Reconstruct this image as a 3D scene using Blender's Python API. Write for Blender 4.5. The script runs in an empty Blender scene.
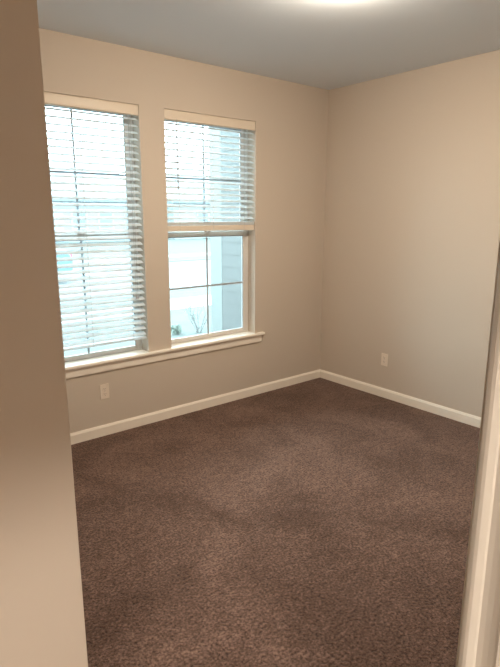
import bpy, bmesh, math, random
from mathutils import Vector, Matrix
random.seed(7)
C = bpy.context.scene.collection
sc = bpy.context.scene
H = 2.74                                    # ceiling height

# ---------------------------------------------------------------- camera, world, exposure
cam_d = bpy.data.cameras.new('camera'); cam = bpy.data.objects.new('camera', cam_d); C.objects.link(cam)
sc.camera = cam
CX, CY, CZ = -3.8693, -3.5934, 1.6227
yaw, pitch, roll, F = math.radians(39.296), math.radians(12.574), math.radians(0.097), 531.2
fw = Vector((math.sin(yaw)*math.cos(pitch), math.cos(yaw)*math.cos(pitch), -math.sin(pitch)))
rt = fw.cross(Vector((0, 0, 1))).normalized(); up = rt.cross(fw)
r2 = rt*math.cos(roll)+up*math.sin(roll); u2 = -rt*math.sin(roll)+up*math.cos(roll)
m = Matrix((r2, u2, -fw)).transposed().to_4x4(); m.translation = (CX, CY, CZ)
cam.matrix_world = m
cam_d.sensor_fit = 'VERTICAL'; cam_d.sensor_height = 24.0; cam_d.lens = F/667*24.0
cam_d.clip_start = 0.02; cam_d.clip_end = 400

W = bpy.data.worlds.new('overcast_sky'); sc.world = W; W.use_nodes = True
bg = W.node_tree.nodes['Background']
bg.inputs[0].default_value = (0.70, 0.91, 1.0, 1); bg.inputs[1].default_value = 9.4

sc.view_settings.view_transform = 'Standard'; sc.view_settings.look = 'None'
sc.view_settings.exposure = 0.14; sc.view_settings.gamma = 1.0
sc.view_settings.use_curve_mapping = False
LAMP = 300.0          # radiance of the ceiling dome
HALL_LAMP = 1120.0
LAMP_COL = (1.0, 0.85, 0.66)

# ---------------------------------------------------------------- materials
def mat(name, col, rough=0.6, metal=0.0, spec=0.3, noise=None, bump=None, emit=None):
    M = bpy.data.materials.new(name); M.use_nodes = True
    nt = M.node_tree; b = nt.nodes['Principled BSDF']
    b.inputs['Base Color'].default_value = (*col, 1); b.inputs['Roughness'].default_value = rough
    b.inputs['Metallic'].default_value = metal; b.inputs['Specular IOR Level'].default_value = spec
    tc = nt.nodes.new('ShaderNodeTexCoord')
    if noise:
        sc_, amt = noise
        n = nt.nodes.new('ShaderNodeTexNoise'); n.inputs['Scale'].default_value = sc_; n.inputs['Detail'].default_value = 4
        nt.links.new(tc.outputs['Object'], n.inputs['Vector'])
        r = nt.nodes.new('ShaderNodeValToRGB')
        r.color_ramp.elements[0].position = .3; r.color_ramp.elements[1].position = .7
        r.color_ramp.elements[0].color = (*[c*(1-amt) for c in col], 1)
        r.color_ramp.elements[1].color = (*[min(1, c*(1+amt)) for c in col], 1)
        nt.links.new(n.outputs['Fac'], r.inputs[0]); nt.links.new(r.outputs[0], b.inputs['Base Color'])
    if bump:
        sc_, st, dist = bump
        n = nt.nodes.new('ShaderNodeTexNoise'); n.inputs['Scale'].default_value = sc_; n.inputs['Detail'].default_value = 3
        nt.links.new(tc.outputs['Object'], n.inputs['Vector'])
        bp = nt.nodes.new('ShaderNodeBump'); bp.inputs['Strength'].default_value = st; bp.inputs['Distance'].default_value = dist
        nt.links.new(n.outputs['Fac'], bp.inputs['Height']); nt.links.new(bp.outputs[0], b.inputs['Normal'])
    if emit:
        b.inputs['Emission Color'].default_value = (*emit[0], 1); b.inputs['Emission Strength'].default_value = emit[1]
    return M

def carpet_mat():
    M = bpy.data.materials.new('brown_carpet'); M.use_nodes = True
    nt = M.node_tree; L = nt.links; b = nt.nodes['Principled BSDF']
    b.inputs['Roughness'].default_value = 1.0; b.inputs['Specular IOR Level'].default_value = 0.05
    b.inputs['Sheen Weight'].default_value = 0.15; b.inputs['Sheen Roughness'].default_value = 0.5
    tc = nt.nodes.new('ShaderNodeTexCoord')
    def noise(scale, detail, rough=.5, dist=0):
        n = nt.nodes.new('ShaderNodeTexNoise'); n.inputs['Scale'].default_value = scale
        n.inputs['Detail'].default_value = detail; n.inputs['Roughness'].default_value = rough
        n.inputs['Distortion'].default_value = dist
        L.new(tc.outputs['Object'], n.inputs['Vector']); return n
    fine = noise(82, 3, .75); mid = noise(26, 3, .6); big = noise(2.0, 3, .6, .8)
    def ramp(src, a, b_, pa, pb):
        r = nt.nodes.new('ShaderNodeValToRGB'); e = r.color_ramp.elements
        e[0].position = pa; e[1].position = pb; e[0].color = (*a, 1); e[1].color = (*b_, 1)
        L.new(src.outputs['Fac'], r.inputs[0]); return r
    rf = ramp(fine, (.044, .021, .014), (.255, .156, .117), .34, .66)
    rm = ramp(mid, (.76, .75, .74), (1.16, 1.17, 1.18), .35, .65)
    rb = ramp(big, (.72, .68, .65), (1.20, 1.21, 1.25), .34, .66)
    def mul(a, b_):
        x = nt.nodes.new('ShaderNodeMix'); x.data_type = 'RGBA'; x.blend_type = 'MULTIPLY'; x.inputs[0].default_value = 1
        L.new(a, x.inputs[6]); L.new(b_, x.inputs[7]); return x.outputs[2]
    L.new(mul(mul(rf.outputs[0], rm.outputs[0]), rb.outputs[0]), b.inputs['Base Color'])
    bp = nt.nodes.new('ShaderNodeBump'); bp.inputs['Strength'].default_value = .9; bp.inputs['Distance'].default_value = .008
    L.new(fine.outputs['Fac'], bp.inputs['Height']); L.new(bp.outputs[0], b.inputs['Normal'])
    return M

def glass_mat():
    M = bpy.data.materials.new('window_glass'); M.use_nodes = True
    nt = M.node_tree; nt.nodes.remove(nt.nodes['Principled BSDF']); out = nt.nodes['Material Output']
    t = nt.nodes.new('ShaderNodeBsdfTransparent'); t.inputs[0].default_value = (.93, .975, .975, 1)
    g = nt.nodes.new('ShaderNodeBsdfGlossy'); g.inputs['Roughness'].default_value = .02
    x = nt.nodes.new('ShaderNodeMixShader'); f = nt.nodes.new('ShaderNodeFresnel'); f.inputs[0].default_value = 1.3
    nt.links.new(f.outputs[0], x.inputs[0]); nt.links.new(t.outputs[0], x.inputs[1]); nt.links.new(g.outputs[0], x.inputs[2])
    nt.links.new(x.outputs[0], out.inputs[0]); return M

def slat_mat():
    # faux-wood slat: mostly diffuse, a little daylight comes through
    M = bpy.data.materials.new('white_slat'); M.use_nodes = True
    nt = M.node_tree; b = nt.nodes['Principled BSDF']; out = nt.nodes['Material Output']
    b.inputs['Base Color'].default_value = (.90, .91, .91, 1); b.inputs['Roughness'].default_value = .4
    tr = nt.nodes.new('ShaderNodeBsdfTranslucent'); tr.inputs[0].default_value = (.84, .93, .98, 1)
    x = nt.nodes.new('ShaderNodeMixShader'); x.inputs[0].default_value = .36
    nt.links.new(b.outputs[0], x.inputs[1]); nt.links.new(tr.outputs[0], x.inputs[2]); nt.links.new(x.outputs[0], out.inputs[0])
    return M

M_WALL = mat('beige_wall_paint', (.605, .522, .442), .75, spec=.2, bump=(260, .06, .002))
M_CEIL = mat('ceiling_paint', (.73, .79, .86), .85, spec=.15, bump=(180, .10, .002))
M_TRIM = mat('cream_trim_paint', (.90, .83, .74), .35, spec=.45)
M_CARPET = carpet_mat()
M_VINYL = mat('window_vinyl', (.74, .71, .68), .35, spec=.4)
M_GRILLE = mat('grey_grille', (.42, .44, .47), .4)
M_GLASS = glass_mat()
M_SLAT = slat_mat()
M_VAL = mat('valance_ivory', (.74, .64, .53), .4)
M_CORD = mat('blind_cord', (.55, .54, .52), .8)
M_WAND = mat('wand_plastic', (.45, .44, .46), .25)
M_PLATE = mat('outlet_plastic', (.80, .70, .60), .3, spec=.5)
M_SLOT = mat('outlet_slots', (.05, .04, .035), .6)
M_DOME = mat('lamp_diffuser', (.9, .88, .82), .3, emit=(LAMP_COL, LAMP))
M_DOME2 = mat('hall_lamp_diffuser', (.9, .88, .82), .3, emit=((1, .90, .77), HALL_LAMP))
M_NICKEL = mat('brushed_nickel', (.60, .57, .53), .35, metal=1)
M_LAWN = mat('pale_winter_lawn', (.115, .122, .112), .95, noise=(3, .12))
M_CONC = mat('concrete', (.24, .24, .235), .85, noise=(6, .05))
M_ROAD = mat('pale_asphalt', (.165, .165, .165), .9, noise=(8, .05))
M_SIDING = mat('grey_siding', (.135, .133, .128), .6, noise=(12, .03))
M_POST = mat('white_post_paint', (.20, .205, .195), .5)
M_HOUSE = mat('pale_house_siding', (.26, .29, .30), .7)
M_HOUSE2 = mat('cream_house_siding', (.27, .28, .27), .7)
M_ROOF = mat('grey_shingles', (.32, .34, .35), .9, noise=(9, .2))
M_HGLASS = mat('dark_house_glass', (.16, .18, .19), .3, spec=.6)
M_HTRIM = mat('white_house_trim', (.4, .41, .41), .5)
M_TWIG = mat('bare_twig_bark', (.24, .22, .22), .9)
M_LEAF = mat('shrub_leaf', (.26, .30, .26), .8)
M_CAR = mat('blue_car_paint', (.10, .17, .20), .4, spec=.6)
M_TYRE = mat('tyre_rubber', (.06, .06, .06), .8)
M_HUB = mat('wheel_metal', (.5, .5, .52), .3, metal=1)
M_TAIL = mat('tail_light_red', (.55, .12, .16), .2)
M_BARK = mat('tree_bark', (.22, .19, .17), .9)

# ---------------------------------------------------------------- mesh helpers
def bm_box(bm, x0, x1, y0, y1, z0, z1, mtx=None):
    vs = [Vector((x, y, z)) for x in (x0, x1) for y in (y0, y1) for z in (z0, z1)]
    if mtx: vs = [mtx @ v for v in vs]
    v = [bm.verts.new(p) for p in vs]
    for f in ((0, 1, 3, 2), (4, 6, 7, 5), (0, 4, 5, 1), (2, 3, 7, 6), (0, 2, 6, 4), (1, 5, 7, 3)):
        bm.faces.new([v[i] for i in f])

def bm_prism(bm, prof, a, b, place):
    """extrude closed 2-D profile from a to b; place(u, v, t) -> point"""
    A = [bm.verts.new(place(u, v, a)) for u, v in prof]; B = [bm.verts.new(place(u, v, b)) for u, v in prof]
    n = len(prof)
    for i in range(n): bm.faces.new((A[i], A[(i+1) % n], B[(i+1) % n], B[i]))
    bm.faces.new(A[::-1]); bm.faces.new(B)

def bm_tube(bm, pts, r, seg=8):
    pts = [Vector(p) for p in pts]; rs = r if isinstance(r, (list, tuple)) else [r]*len(pts)
    rings = []
    for i, p in enumerate(pts):
        d = (pts[min(i+1, len(pts)-1)]-pts[max(i-1, 0)]).normalized()
        a = d.orthogonal().normalized(); b = d.cross(a)
        rings.append([bm.verts.new(p+(a*math.cos(t)+b*math.sin(t))*rs[i]) for t in [2*math.pi*k/seg for k in range(seg)]])
    for i in range(len(rings)-1):
        for k in range(seg):
            bm.faces.new((rings[i][k], rings[i][(k+1) % seg], rings[i+1][(k+1) % seg], rings[i+1][k]))
    bm.faces.new(rings[0][::-1]); bm.faces.new(rings[-1])

def bm_lathe(bm, prof, seg=48, axis='z', c=(0, 0, 0)):
    c = Vector(c); rings = []
    for r, h in prof:
        ring = []
        for k in range(seg):
            t = 2*math.pi*k/seg
            p = Vector((r*math.cos(t), r*math.sin(t), h)) if axis == 'z' else Vector((r*math.cos(t), h, r*math.sin(t)))
            ring.append(bm.verts.new(c+p))
        rings.append(ring)
    for i in range(len(rings)-1):
        for k in range(seg): bm.faces.new((rings[i][k], rings[i][(k+1) % seg], rings[i+1][(k+1) % seg], rings[i+1][k]))
    bm.faces.new(rings[0]); bm.faces.new(rings[-1][::-1])

def obj(name, bm, m_, parent=None, bevel=0, smooth=False):
    bmesh.ops.recalc_face_normals(bm, faces=bm.faces)
    me = bpy.data.meshes.new(name); bm.to_mesh(me); bm.free(); me.materials.append(m_)
    o = bpy.data.objects.new(name, me); C.objects.link(o)
    if parent: o.parent = parent
    if smooth:
        for p in me.polygons: p.use_smooth = True
    if bevel:
        b = o.modifiers.new('bevel', 'BEVEL'); b.width = bevel; b.segments = 2; b.limit_method = 'ANGLE'
    return o

def boxes(name, lst, m_, parent=None, bevel=0):
    bm = bmesh.new()
    for b in lst: bm_box(bm, *b)
    return obj(name, bm, m_, parent, bevel)

def tag(o, label, cat, group=None):
    o['label'] = label; o['category'] = cat
    if group: o['group'] = group
    return o
def struct(o): o['kind'] = 'structure'; return o
def empty(name, loc=(0, 0, 0), rz=0):
    o = bpy.data.objects.new(name, None); C.objects.link(o); o.location = loc; o.rotation_euler = (0, 0, rz); o.empty_display_size = .1
    return o

# ---------------------------------------------------------------- room shell
WT = .16                                     # depth of the outer wall
WIN = [(-2.816, -1.946), (-1.741, -.871)]    # openings in the window wall (left, right)
ZS, ZT = .565, 2.380
struct(boxes('floor', [(-5.95, .0, -6.6, 0, -.12, 0)], M_CARPET))
struct(boxes('ceiling', [(-5.95, .15, -6.6, WT, H, H+.15)], M_CEIL))
fr = [(-3.8, WIN[0][0], 0, WT, 0, H), (WIN[0][1], WIN[1][0], 0, WT, 0, H), (WIN[1][1], .15, 0, WT, 0, H)]
for a, b in WIN: fr += [(a, b, 0, WT, 0, ZS), (a, b, 0, WT, ZT, H)]
struct(boxes('wall_front', fr, M_WALL))
struct(boxes('wall_right', [(0, .15, -3.72, 0, 0, H)], M_WALL))
struct(boxes('wall_back', [(-3.4, 0, -3.72, -3.60, 0, H)], M_WALL))
struct(boxes('wall_left', [(-3.8, -3.4, -2.15, 0, 0, H)], M_WALL))
struct(boxes('wall_near_left', [(-5.95, -3.656, -2.99, -2.15, 0, H)], M_WALL, bevel=.002))
# wall around the doorway in which the camera looks
struct(boxes('wall_doorway', [(-3.515, -3.4, -4.2, -3.436, 0, H), (-3.515, -3.4, -3.436, -2.15, 2.42, H)], M_WALL))
struct(boxes('wall_hall_left', [(-5.95, -5.8, -6.6, -2.99, 0, H)], M_WALL))
struct(boxes('wall_hall_back', [(-5.8, -4.62, -4.32, -4.2, 0, H), (-3.75, -3.4, -4.32, -4.2, 0, H), (-4.62, -3.75, -4.32, -4.2, 2.12, H)], M_WALL))
struct(boxes('wall_hall_right', [(-3.4, -3.28, -6.6, -4.2, 0, H)], M_WALL))
struct(boxes('wall_hall_far', [(-5.8, -3.4, -6.6, -6.48, 0, H)], M_WALL))

# baseboards: 83 mm with an eased top
BB = [(0, 0), (.014, 0), (.014, .066), (.010, .074), (.006, .083), (0, .083)]
def baseboard(name, a, b, place):
    bm = bmesh.new(); bm_prism(bm, BB, a, b, place); return struct(obj(name, bm, M_TRIM))
baseboard('baseboard_front', -3.4, 0, lambda u, v, t: (t, -u, v))
baseboard('baseboard_right', -3.6, 0, lambda u, v, t: (-u, t, v))
baseboard('baseboard_back', -3.4, 0, lambda u, v, t: (t, -3.6+u, v))
baseboard('baseboard_left', -2.15, 0, lambda u, v, t: (-3.4+u, t, v))
baseboard('baseboard_near_left', -5.8, -3.656, lambda u, v, t: (t, -2.99-u, v))

# window stool (one long sill under both windows) with apron
bm = bmesh.new()
NOSE = [(.10, ZS), (-.026, ZS), (-.032, ZS+.004), (-.036, ZS+.012), (-.032, ZS+.020), (-.026, ZS+.024), (.10, ZS+.024)]
for a, b in WIN: bm_box(bm, a, b, -.001, .10, ZS, ZS+.020)
bm_prism(bm, [(0, ZS-.004), (-.030, ZS-.004), (-.036, ZS+.002), (-.036, ZS+.014), (-.030, ZS+.020), (0, ZS+.020)], -2.905, -.782, lambda u, v, t: (t, u, v))
struct(obj('trim_1', bm, M_TRIM))
bm = bmesh.new()
bm_prism(bm, [(0, ZS-.070), (-.010, ZS-.070), (-.014, ZS-.062), (-.014, ZS-.012), (-.018, ZS-.004), (0, ZS-.004)], -2.885, -.802, lambda u, v, t: (t, u, v))
struct(obj('trim_2', bm, M_TRIM))

# ---------------------------------------------------------------- windows (single hung, 2x2 grilles in both sashes)
def window(n, x0, x1):
    w = struct(empty(f'window_{n}', ((x0+x1)/2, .10, ZS)))
    w2 = (x1-x0)/2; hh = ZT-ZS; f = .020; s = .030; zm = 1.472-ZS
    F_ = [(-w2, -w2+f, 0, .06, 0, hh), (w2-f, w2, 0, .06, 0, hh), (-w2+f, w2-f, 0, .06, 0, f), (-w2+f, w2-f, 0, .06, hh-f, hh)]
    boxes('window_frame', F_, M_VINYL, w, .003)
    def sash(name, z0, z1, y0, top, bot):
        a = -w2+f+.001; b = w2-f-.001
        o = boxes(name, [(a, a+s, y0, y0+.024, z0, z1), (b-s, b, y0, y0+.024, z0, z1),
                         (a+s, b-s, y0, y0+.024, z0, z0+bot), (a+s, b-s, y0, y0+.024, z1-top, z1)], M_VINYL, w, .003)
        gz0, gz1 = z0+bot, z1-top; yg = y0+.010
        boxes('glass', [(a+s, b-s, yg, yg+.004, gz0, gz1)], M_GLASS, o)
        zc = (gz0+gz1)/2; g = .0075
        boxes('grille', [(-g, g, yg-.005, yg-.001, gz0, gz1), (a+s, -g, yg-.005, yg-.001, zc-g, zc+g), (g, b-s, yg-.005, yg-.001, zc-g, zc+g)], M_GRILLE, o)
        e = .006
        boxes('glazing_bead', [(a+s, a+s+e, yg-.006, yg, gz0, gz1), (b-s-e, b-s, yg-.006, yg, gz0, gz1),
                               (a+s+e, b-s-e, yg-.006, yg, gz1-e, gz1)], M_GRILLE, o)
        return o
    sash('lower_sash', f+.001, zm+.018, .004, .040, .036)
    sash('upper_sash', zm-.016, hh-f-.001, .032, .036, .034)
    boxes('sash_lock', [(-.03, .03, -.012, .006, zm+.019, zm+.030)], M_VINYL, w, .003)
    return w
window(1, *WIN[0]); window(2, *WIN[1])

# ---------------------------------------------------------------- blinds
PITCH = .0458; SW = .050; TILT = math.radians(23)      # inner edge down
def slat_prof():
    # crowned 50 mm slat, inner edge a little high
    top = []; bot = []
    for i in range(7):
        u = -SW/2+SW*i/6; c = .0025*(1-(2*u/SW)**2)
        top.append((u, c+.0014)); bot.append((u, c-.0014))
    return top+bot[::-1]
SP = slat_prof()
def blind(x0, x1, z_bottom, lab, wand, stack):
    xc = (x0+x1)/2; w2 = (x1-x0)/2-.006; yb = .036
    t = empty('window_blind', (xc, yb, ZT-.001)); tag(t, lab, 'blind', 'window blinds')
    z = -.0
    boxes('headrail', [(-w2+.002, w2-.002, -.022, .026, -.050, -.001)], M_SLAT, t, .002)
    bm = bmesh.new()
    bm_prism(bm, [(-.0235, -.001), (-.0300, -.001), (-.0335, -.006), (-.0320, -.014), (-.0320, -.058), (-.0340, -.066), (-.0300, -.072), (-.0235, -.072)],
             -w2-.003, w2+.003, lambda u, v, q: (q, u, v))
    obj('valance', bm, M_VAL, t)
    zt = -.092; zb = z_bottom-(ZT-.001)
    def slats(name, zs, tilt):
        bm = bmesh.new(); c, s = math.cos(tilt), -math.sin(tilt)
        for zz in zs:
            bm_prism(bm, SP, -w2, w2, lambda u, v, q: (q, u*c+v*s, zz-u*s+v*c))
        return obj(name, bm, M_SLAT, t)
    if stack:
        ns = int((ZT-1.572-.092)/PITCH)
        zz = [zt-i*PITCH for i in range(ns+1)]
        slats('slats', zz, TILT)
        slats('stacked_slats', [zb+.0475+i*.0033 for i in range(8)], 0)
    else:
        n = int((zt-zb-.03)/PITCH)
        slats('slats', [zt-i*PITCH for i in range(n+1)], TILT)
    boxes('bottom_rail', [(-w2, w2, -.026, .026, zb, zb+(.044 if stack else .020))], M_SLAT if not stack else M_VAL, t, .004)
    for lx in (-w2+.11, 0, w2-.11):
        bm = bmesh.new()
        for yy in (-.0275, .0275): bm_tube(bm, [(lx, yy, -.05), (lx, yy, zb+.005)], .0011, 6)
        obj('ladder_cord', bm, M_CORD, t)
    for lx in (w2-.075, w2-.062):
        if stack: zl = zb+.10
        else: zl = zb+.35
        bm = bmesh.new(); bm_tube(bm, [(lx, -.031, -.06), (lx, -.031, zl)], .0011, 6)
        o = obj('lift_cord', bm, M_CORD, t)
        if not stack:
            bm = bmesh.new(); bm_lathe(bm, [(.002, .03), (.004, .022), (.006, 0)], 12, c=(lx, -.031, zl-.03)); obj('tassel', bm, M_WAND, o)
    if wand is not None:
        wx, wl = wand
        bm = bmesh.new(); bm_tube(bm, [(wx-xc, -.037, -.078), (wx-xc+.001, -.037, -wl)], .0042, 6)
        o = obj('tilt_wand', bm, M_WAND, t)
        bm = bmesh.new(); bm_tube(bm, [(wx-xc, -.030, -.055), (wx-xc, -.037, -.062), (wx-xc, -.037, -.080)], .0018, 6); obj('wand_hook', bm, M_CORD, o)
    return t
blind(*WIN[0], .688, 'white slatted window blind lowered fully to the sill, left window beside the dark near wall', (-2.745, .50), False)
blind(*WIN[1], 1.496, 'white slatted window blind raised halfway, bottom rail at mid window, with hanging tilt wand', (-1.640, .575), True)

# ---------------------------------------------------------------- door casing and jamb on the right of the doorway
YJ = -3.4215
JX0, JX1 = -3.515, -3.40
bm = bmesh.new()
bm_box(bm, JX0, JX1, YJ-.019, YJ, 0, 2.42)
bm_box(bm, JX0, JX1, YJ, -2.15, 2.401, 2.42)
bm_box(bm, JX0, JX1, -2.169, -2.15, 0, 2.401)
struct(obj('trim_3', bm, M_TRIM))
# colonial profile: u away from the opening, v out of the wall
CP = [(0, 0), (0, .0068), (.0015, .0080), (.0050, .0098), (.0080, .0104), (.0130, .0096), (.0145, .0090), (.0190, .0100), (.0240, .0118),
      (.0290, .0142), (.0320, .0160), (.038, .0168), (.050, .0172), (.055, .0166), (.057, .014), (.057, 0)]
bm = bmesh.new()
bm_prism(bm, CP, 0, 2.465, lambda u, v, t: (JX0-v, YJ-.0045-u, t))
bm_prism(bm, CP, YJ-.06, -2.15, lambda u, v, t: (JX0-v, t, 2.408+u))
struct(obj('trim_4', bm, M_TRIM))

# ---------------------------------------------------------------- outlets
def outlet(loc, rz, label):
    t = empty('wall_outlet', loc, rz); tag(t, label, 'outlet', 'wall outlets')
    # local: +x right, -y out of the wall, z up
    boxes('cover_plate', [(-.035, .035, -.006, 0, -.057, .057)], M_PLATE, t, .003)
    for s in (-1, 1):
        bm = bmesh.new(); zc = s*.0195
        pr = []
        for k in range(24):
            a = 2*math.pi*k/24; x = .0172*math.cos(a); z = .0172*math.sin(a); pr.append((x, max(-.0142, min(.0142, z))+zc))
        bm_prism(bm, pr, -.0085, -.005, lambda u, v, q: (u, q, v))
        o = obj('receptacle', bm, M_PLATE, t)
        boxes('slot', [(-.0075, -.0055, -.0088, -.008, zc-.001, zc+.008), (.0055, .0075, -.0088, -.008, zc, zc+.007),
                       (-.0022, .0022, -.0088, -.008, zc-.010, zc-.006)], M_SLOT, o)
    bm = bmesh.new(); bm_lathe(bm, [(.003, -.0062), (.0032, -.0058)], 12, 'y'); obj('screw', bm, M_NICKEL, t)
outlet((-2.325, 0, .342), 0, 'beige wall outlet under the left window')
outlet((0, -.784, .352), -math.pi/2, 'beige wall outlet on the right wall near the room corner')

# ---------------------------------------------------------------- ceiling lamps
def dome(name, x, y, m_, label, size=1):
    t = empty(name, (x, y, H)); t.scale = (size, size, .9); tag(t, label, 'ceiling light')
    bm = bmesh.new(); bm_lathe(bm, [(.150, 0), (.172, -.004), (.174, -.022), (.160, -.028)], 64); obj('base_ring', bm, M_NICKEL, t, smooth=False)
    bm = bmesh.new()
    pr = [(.160, -.026)]+[(.158*math.cos(a), -.030-.066*math.sin(a)) for a in [math.radians(5+12*i) for i in range(8)]]
    pr[-1] = (.004, -.0958)
    bm_lathe(bm, pr, 64); obj('diffuser', bm, m_, t, smooth=True)
dome('ceiling_light', -1.715, -1.70, M_DOME, 'round flush ceiling light glowing at the top edge of the picture', .75)
dome('hall_ceiling_light', -5.0, -5.25, M_DOME2, 'round flush ceiling light in the room behind the hall', .55)

# ---------------------------------------------------------------- outside
GZ = -.30
def strip(name, y0, y1, m_, z=GZ, x0=-40, x1=70):
    return struct(boxes(name, [(x0, x1, y0, y1, z-.2, z)], m_))
strip('front_lawn', WT, 5.75, M_LAWN)
strip('sidewalk', 5.75, 7.05, M_CONC, GZ+.01)
strip('grass_verge', 7.05, 8.6, M_LAWN)
strip('street', 8.6, 16.0, M_ROAD, GZ-.02)
strip('far_verge', 16.0, 17.8, M_LAWN)
strip('far_sidewalk', 17.8, 19.3, M_CONC, GZ+.01)
strip('far_lawn', 19.3, 90, M_LAWN)
# projecting wing of this house, siding and its corner board
bm = bmesh.new()
x0 = .79
bm_box(bm, x0, 1.1, WT, 2.76, GZ, 3.2)
for k in range(19):
    z0 = GZ+.12+k*.178
    bm_prism(bm, [(0, z0), (-.006, z0), (-.001, z0+.176), (0, z0+.176)], WT+.01, 2.76, lambda u, v, t: (x0+u, t, v))
struct(obj('wall_wing', bm, M_SIDING))
struct(boxes('corner_board', [(x0-.008, 1.1, 2.75, 3.03, GZ, 3.2)], M_POST))
struct(boxes('roof_soffit', [(-4, 3.0, WT, .30, H+.22, H+.36)], M_HTRIM))

def shrub(x, y, n, hgt, label, leaves):
    t = empty('shrub', (x, y, GZ)); tag(t, label, 'shrub')
    bm = bmesh.new(); lm = bmesh.new()
    def branch(p, d, l, r, depth):
        pts = [p]; q = p.copy(); dd = d.copy()
        for i in range(4):
            dd = (dd+Vector((random.uniform(-.22, .22), random.uniform(-.22, .22), random.uniform(-.03, .15)))).normalized()
            q = q+dd*l/4; pts.append(q.copy())
            if depth and i: branch(q.copy(), (dd+Vector((random.uniform(-.8, .8), random.uniform(-.8, .8), .25))).normalized(), l*.5, r*.55, depth-1)
            if random.random() < leaves:
                for _ in range(4):
                    c = q+Vector([random.uniform(-.03, .03) for _ in range(3)])
                    a = Vector([random.uniform(-1, 1) for _ in range(3)]).normalized()*.018; b = a.orthogonal().normalized()*.009
                    lm.faces.new([lm.verts.new(c-a), lm.verts.new(c+b), lm.verts.new(c+a), lm.verts.new(c-b)])
        bm_tube(bm, pts, [r, r*.8, r*.65, r*.5, r*.3], 5)
    for k in range(n):
        a = 2*math.pi*k/n+random.uniform(-.3, .3); s = random.uniform(.15, .8)
        branch(Vector((random.uniform(-.04, .04), random.uniform(-.04, .04), -.01)), Vector((math.cos(a)*s, math.sin(a)*s, 1)).normalized(), hgt*random.uniform(.7, 1), .006, 2)
    obj('twigs', bm, M_TWIG, t)
    if len(lm.faces): obj('leaves', lm, M_LEAF, t)
    else: lm.free()
shrub(.98, 3.70, 10, .42, 'bare twiggy shrub outside the right window next to the porch corner', .10)
shrub(.60, 3.80, 6, .10, 'small low leafy shrub outside the right window at its lower left', .9)

def car(x, y, rz):
    t = empty('car', (x, y, GZ-.02), rz); tag(t, 'blue car parked in the street, seen through the left window blind', 'car')
    bm = bmesh.new()
    prof = [(-2.2, .35), (-2.22, .60), (-2.05, .82), (-1.35, .90), (-.75, 1.36), (.70, 1.40), (1.35, .98), (2.05, .95), (2.2, .70), (2.18, .35)]
    secs = [(-.85, .93), (-.80, 1), (.80, 1), (.85, .93)]
    rings = []
    for yy, s in secs:
        rings.append([bm.verts.new((u*(.98 if abs(yy) > .82 else 1), yy*(1 if v < 1.0 else .80), v if v > .4 else v)) for u, v in prof])
    n = len(prof)
    for i in range(3):
        for k in range(n): bm.faces.new((rings[i][k], rings[i][(k+1) % n], rings[i+1][(k+1) % n], rings[i+1][k]))
    bm.faces.new(rings[0][::-1]); bm.faces.new(rings[-1])
    obj('body', bm, M_CAR, t, .04)
    for s in (-1, 1):
        bm = bmesh.new()
        bm_prism(bm, [(-1.15, .96), (-.68, 1.30), (.62, 1.33), (1.15, 1.0)], 0, .012, lambda u, v, q: (u, s*(.868-(v-.9)*.38+q), v))
        obj('side_window', bm, M_HGLASS, t)
    for wx in (-1.35, 1.35):
        for s in (-1, 1):
            bm = bmesh.new(); bm_lathe(bm, [(.20, -.11), (.31, -.10), (.325, 0), (.31, .10), (.20, .11)], 32, 'y', (wx, s*.80, .325)); w_ = obj('wheel', bm, M_TYRE, t)
            bm = bmesh.new(); bm_lathe(bm, [(.19, -.01), (.17, .01)], 24, 'y', (wx, s*.92, .325)); obj('hubcap', bm, M_HUB, w_)
    for s in (-1, 1): boxes('tail_light', [(2.08, 2.21, s*.62-.14, s*.62+.14, .72, .86)], M_TAIL, t, .02)
    for s in (-1, 1): boxes('headlight', [(-2.23, -2.10, s*.62-.14, s*.62+.14, .62, .74)], M_HTRIM, t, .02)
car(-.25, 12.4, 0)

def house(x, y, w, m_, label, garage_right):
    t = empty('house', (x, y, GZ)); tag(t, label, 'house', 'houses across the street')
    hh = 3.0; dp = 9
    bm = bmesh.new(); bm_box(bm, -w/2, w/2, 0, dp, 0, hh)
    bm_prism(bm, [(0, hh), (dp, hh), (dp/2, hh+2.3)], -w/2, w/2, lambda u, v, q: (q, u, v))
    obj('wall', bm, m_, t)
    bm = bmesh.new()
    for s in (0, 1):
        pr = [(-.4, hh-.18), (dp/2, hh+2.32), (dp/2, hh+2.52), (-.5, hh-.02)]
        if s: pr = [(dp-u, v) for u, v in pr]
        bm_prism(bm, pr, -w/2-.3, w/2+.3, lambda u, v, q: (q, u, v))
    obj('roof', bm, M_ROOF, t)
    gx = w/2-3.0 if garage_right else -w/2+3.0
    g = boxes('garage_door', [(gx-2.3, gx+2.3, -.05, 0, 0, 2.2)], M_HTRIM, t)
    for k in range(1, 4): boxes('panel_gap', [(gx-2.3, gx+2.3, -.056, -.05, k*.55-.01, k*.55+.01)], M_ROOF, g)
    sx = -1 if garage_right else 1
    boxes('front_door', [(gx+sx*3.6-.45, gx+sx*3.6+.45, -.05, 0, .1, 2.2)], M_ROOF, t)
    for k in (5.2, 7.2):
        f = boxes('window', [(gx+sx*k-.6, gx+sx*k+.6, -.06, 0, .9, 2.3)], M_HTRIM, t)
        boxes('pane', [(gx+sx*k-.5, gx+sx*k+.5, -.07, -.06, 1.0, 1.56), (gx+sx*k-.5, gx+sx*k+.5, -.07, -.06, 1.62, 2.2)], M_HGLASS, f)
house(9.5, 34, 13, M_HOUSE, 'pale blue house across the street, seen through the left window blind', False)
house(25.5, 34, 13, M_HOUSE2, 'cream house across the street, seen through the right window', True)
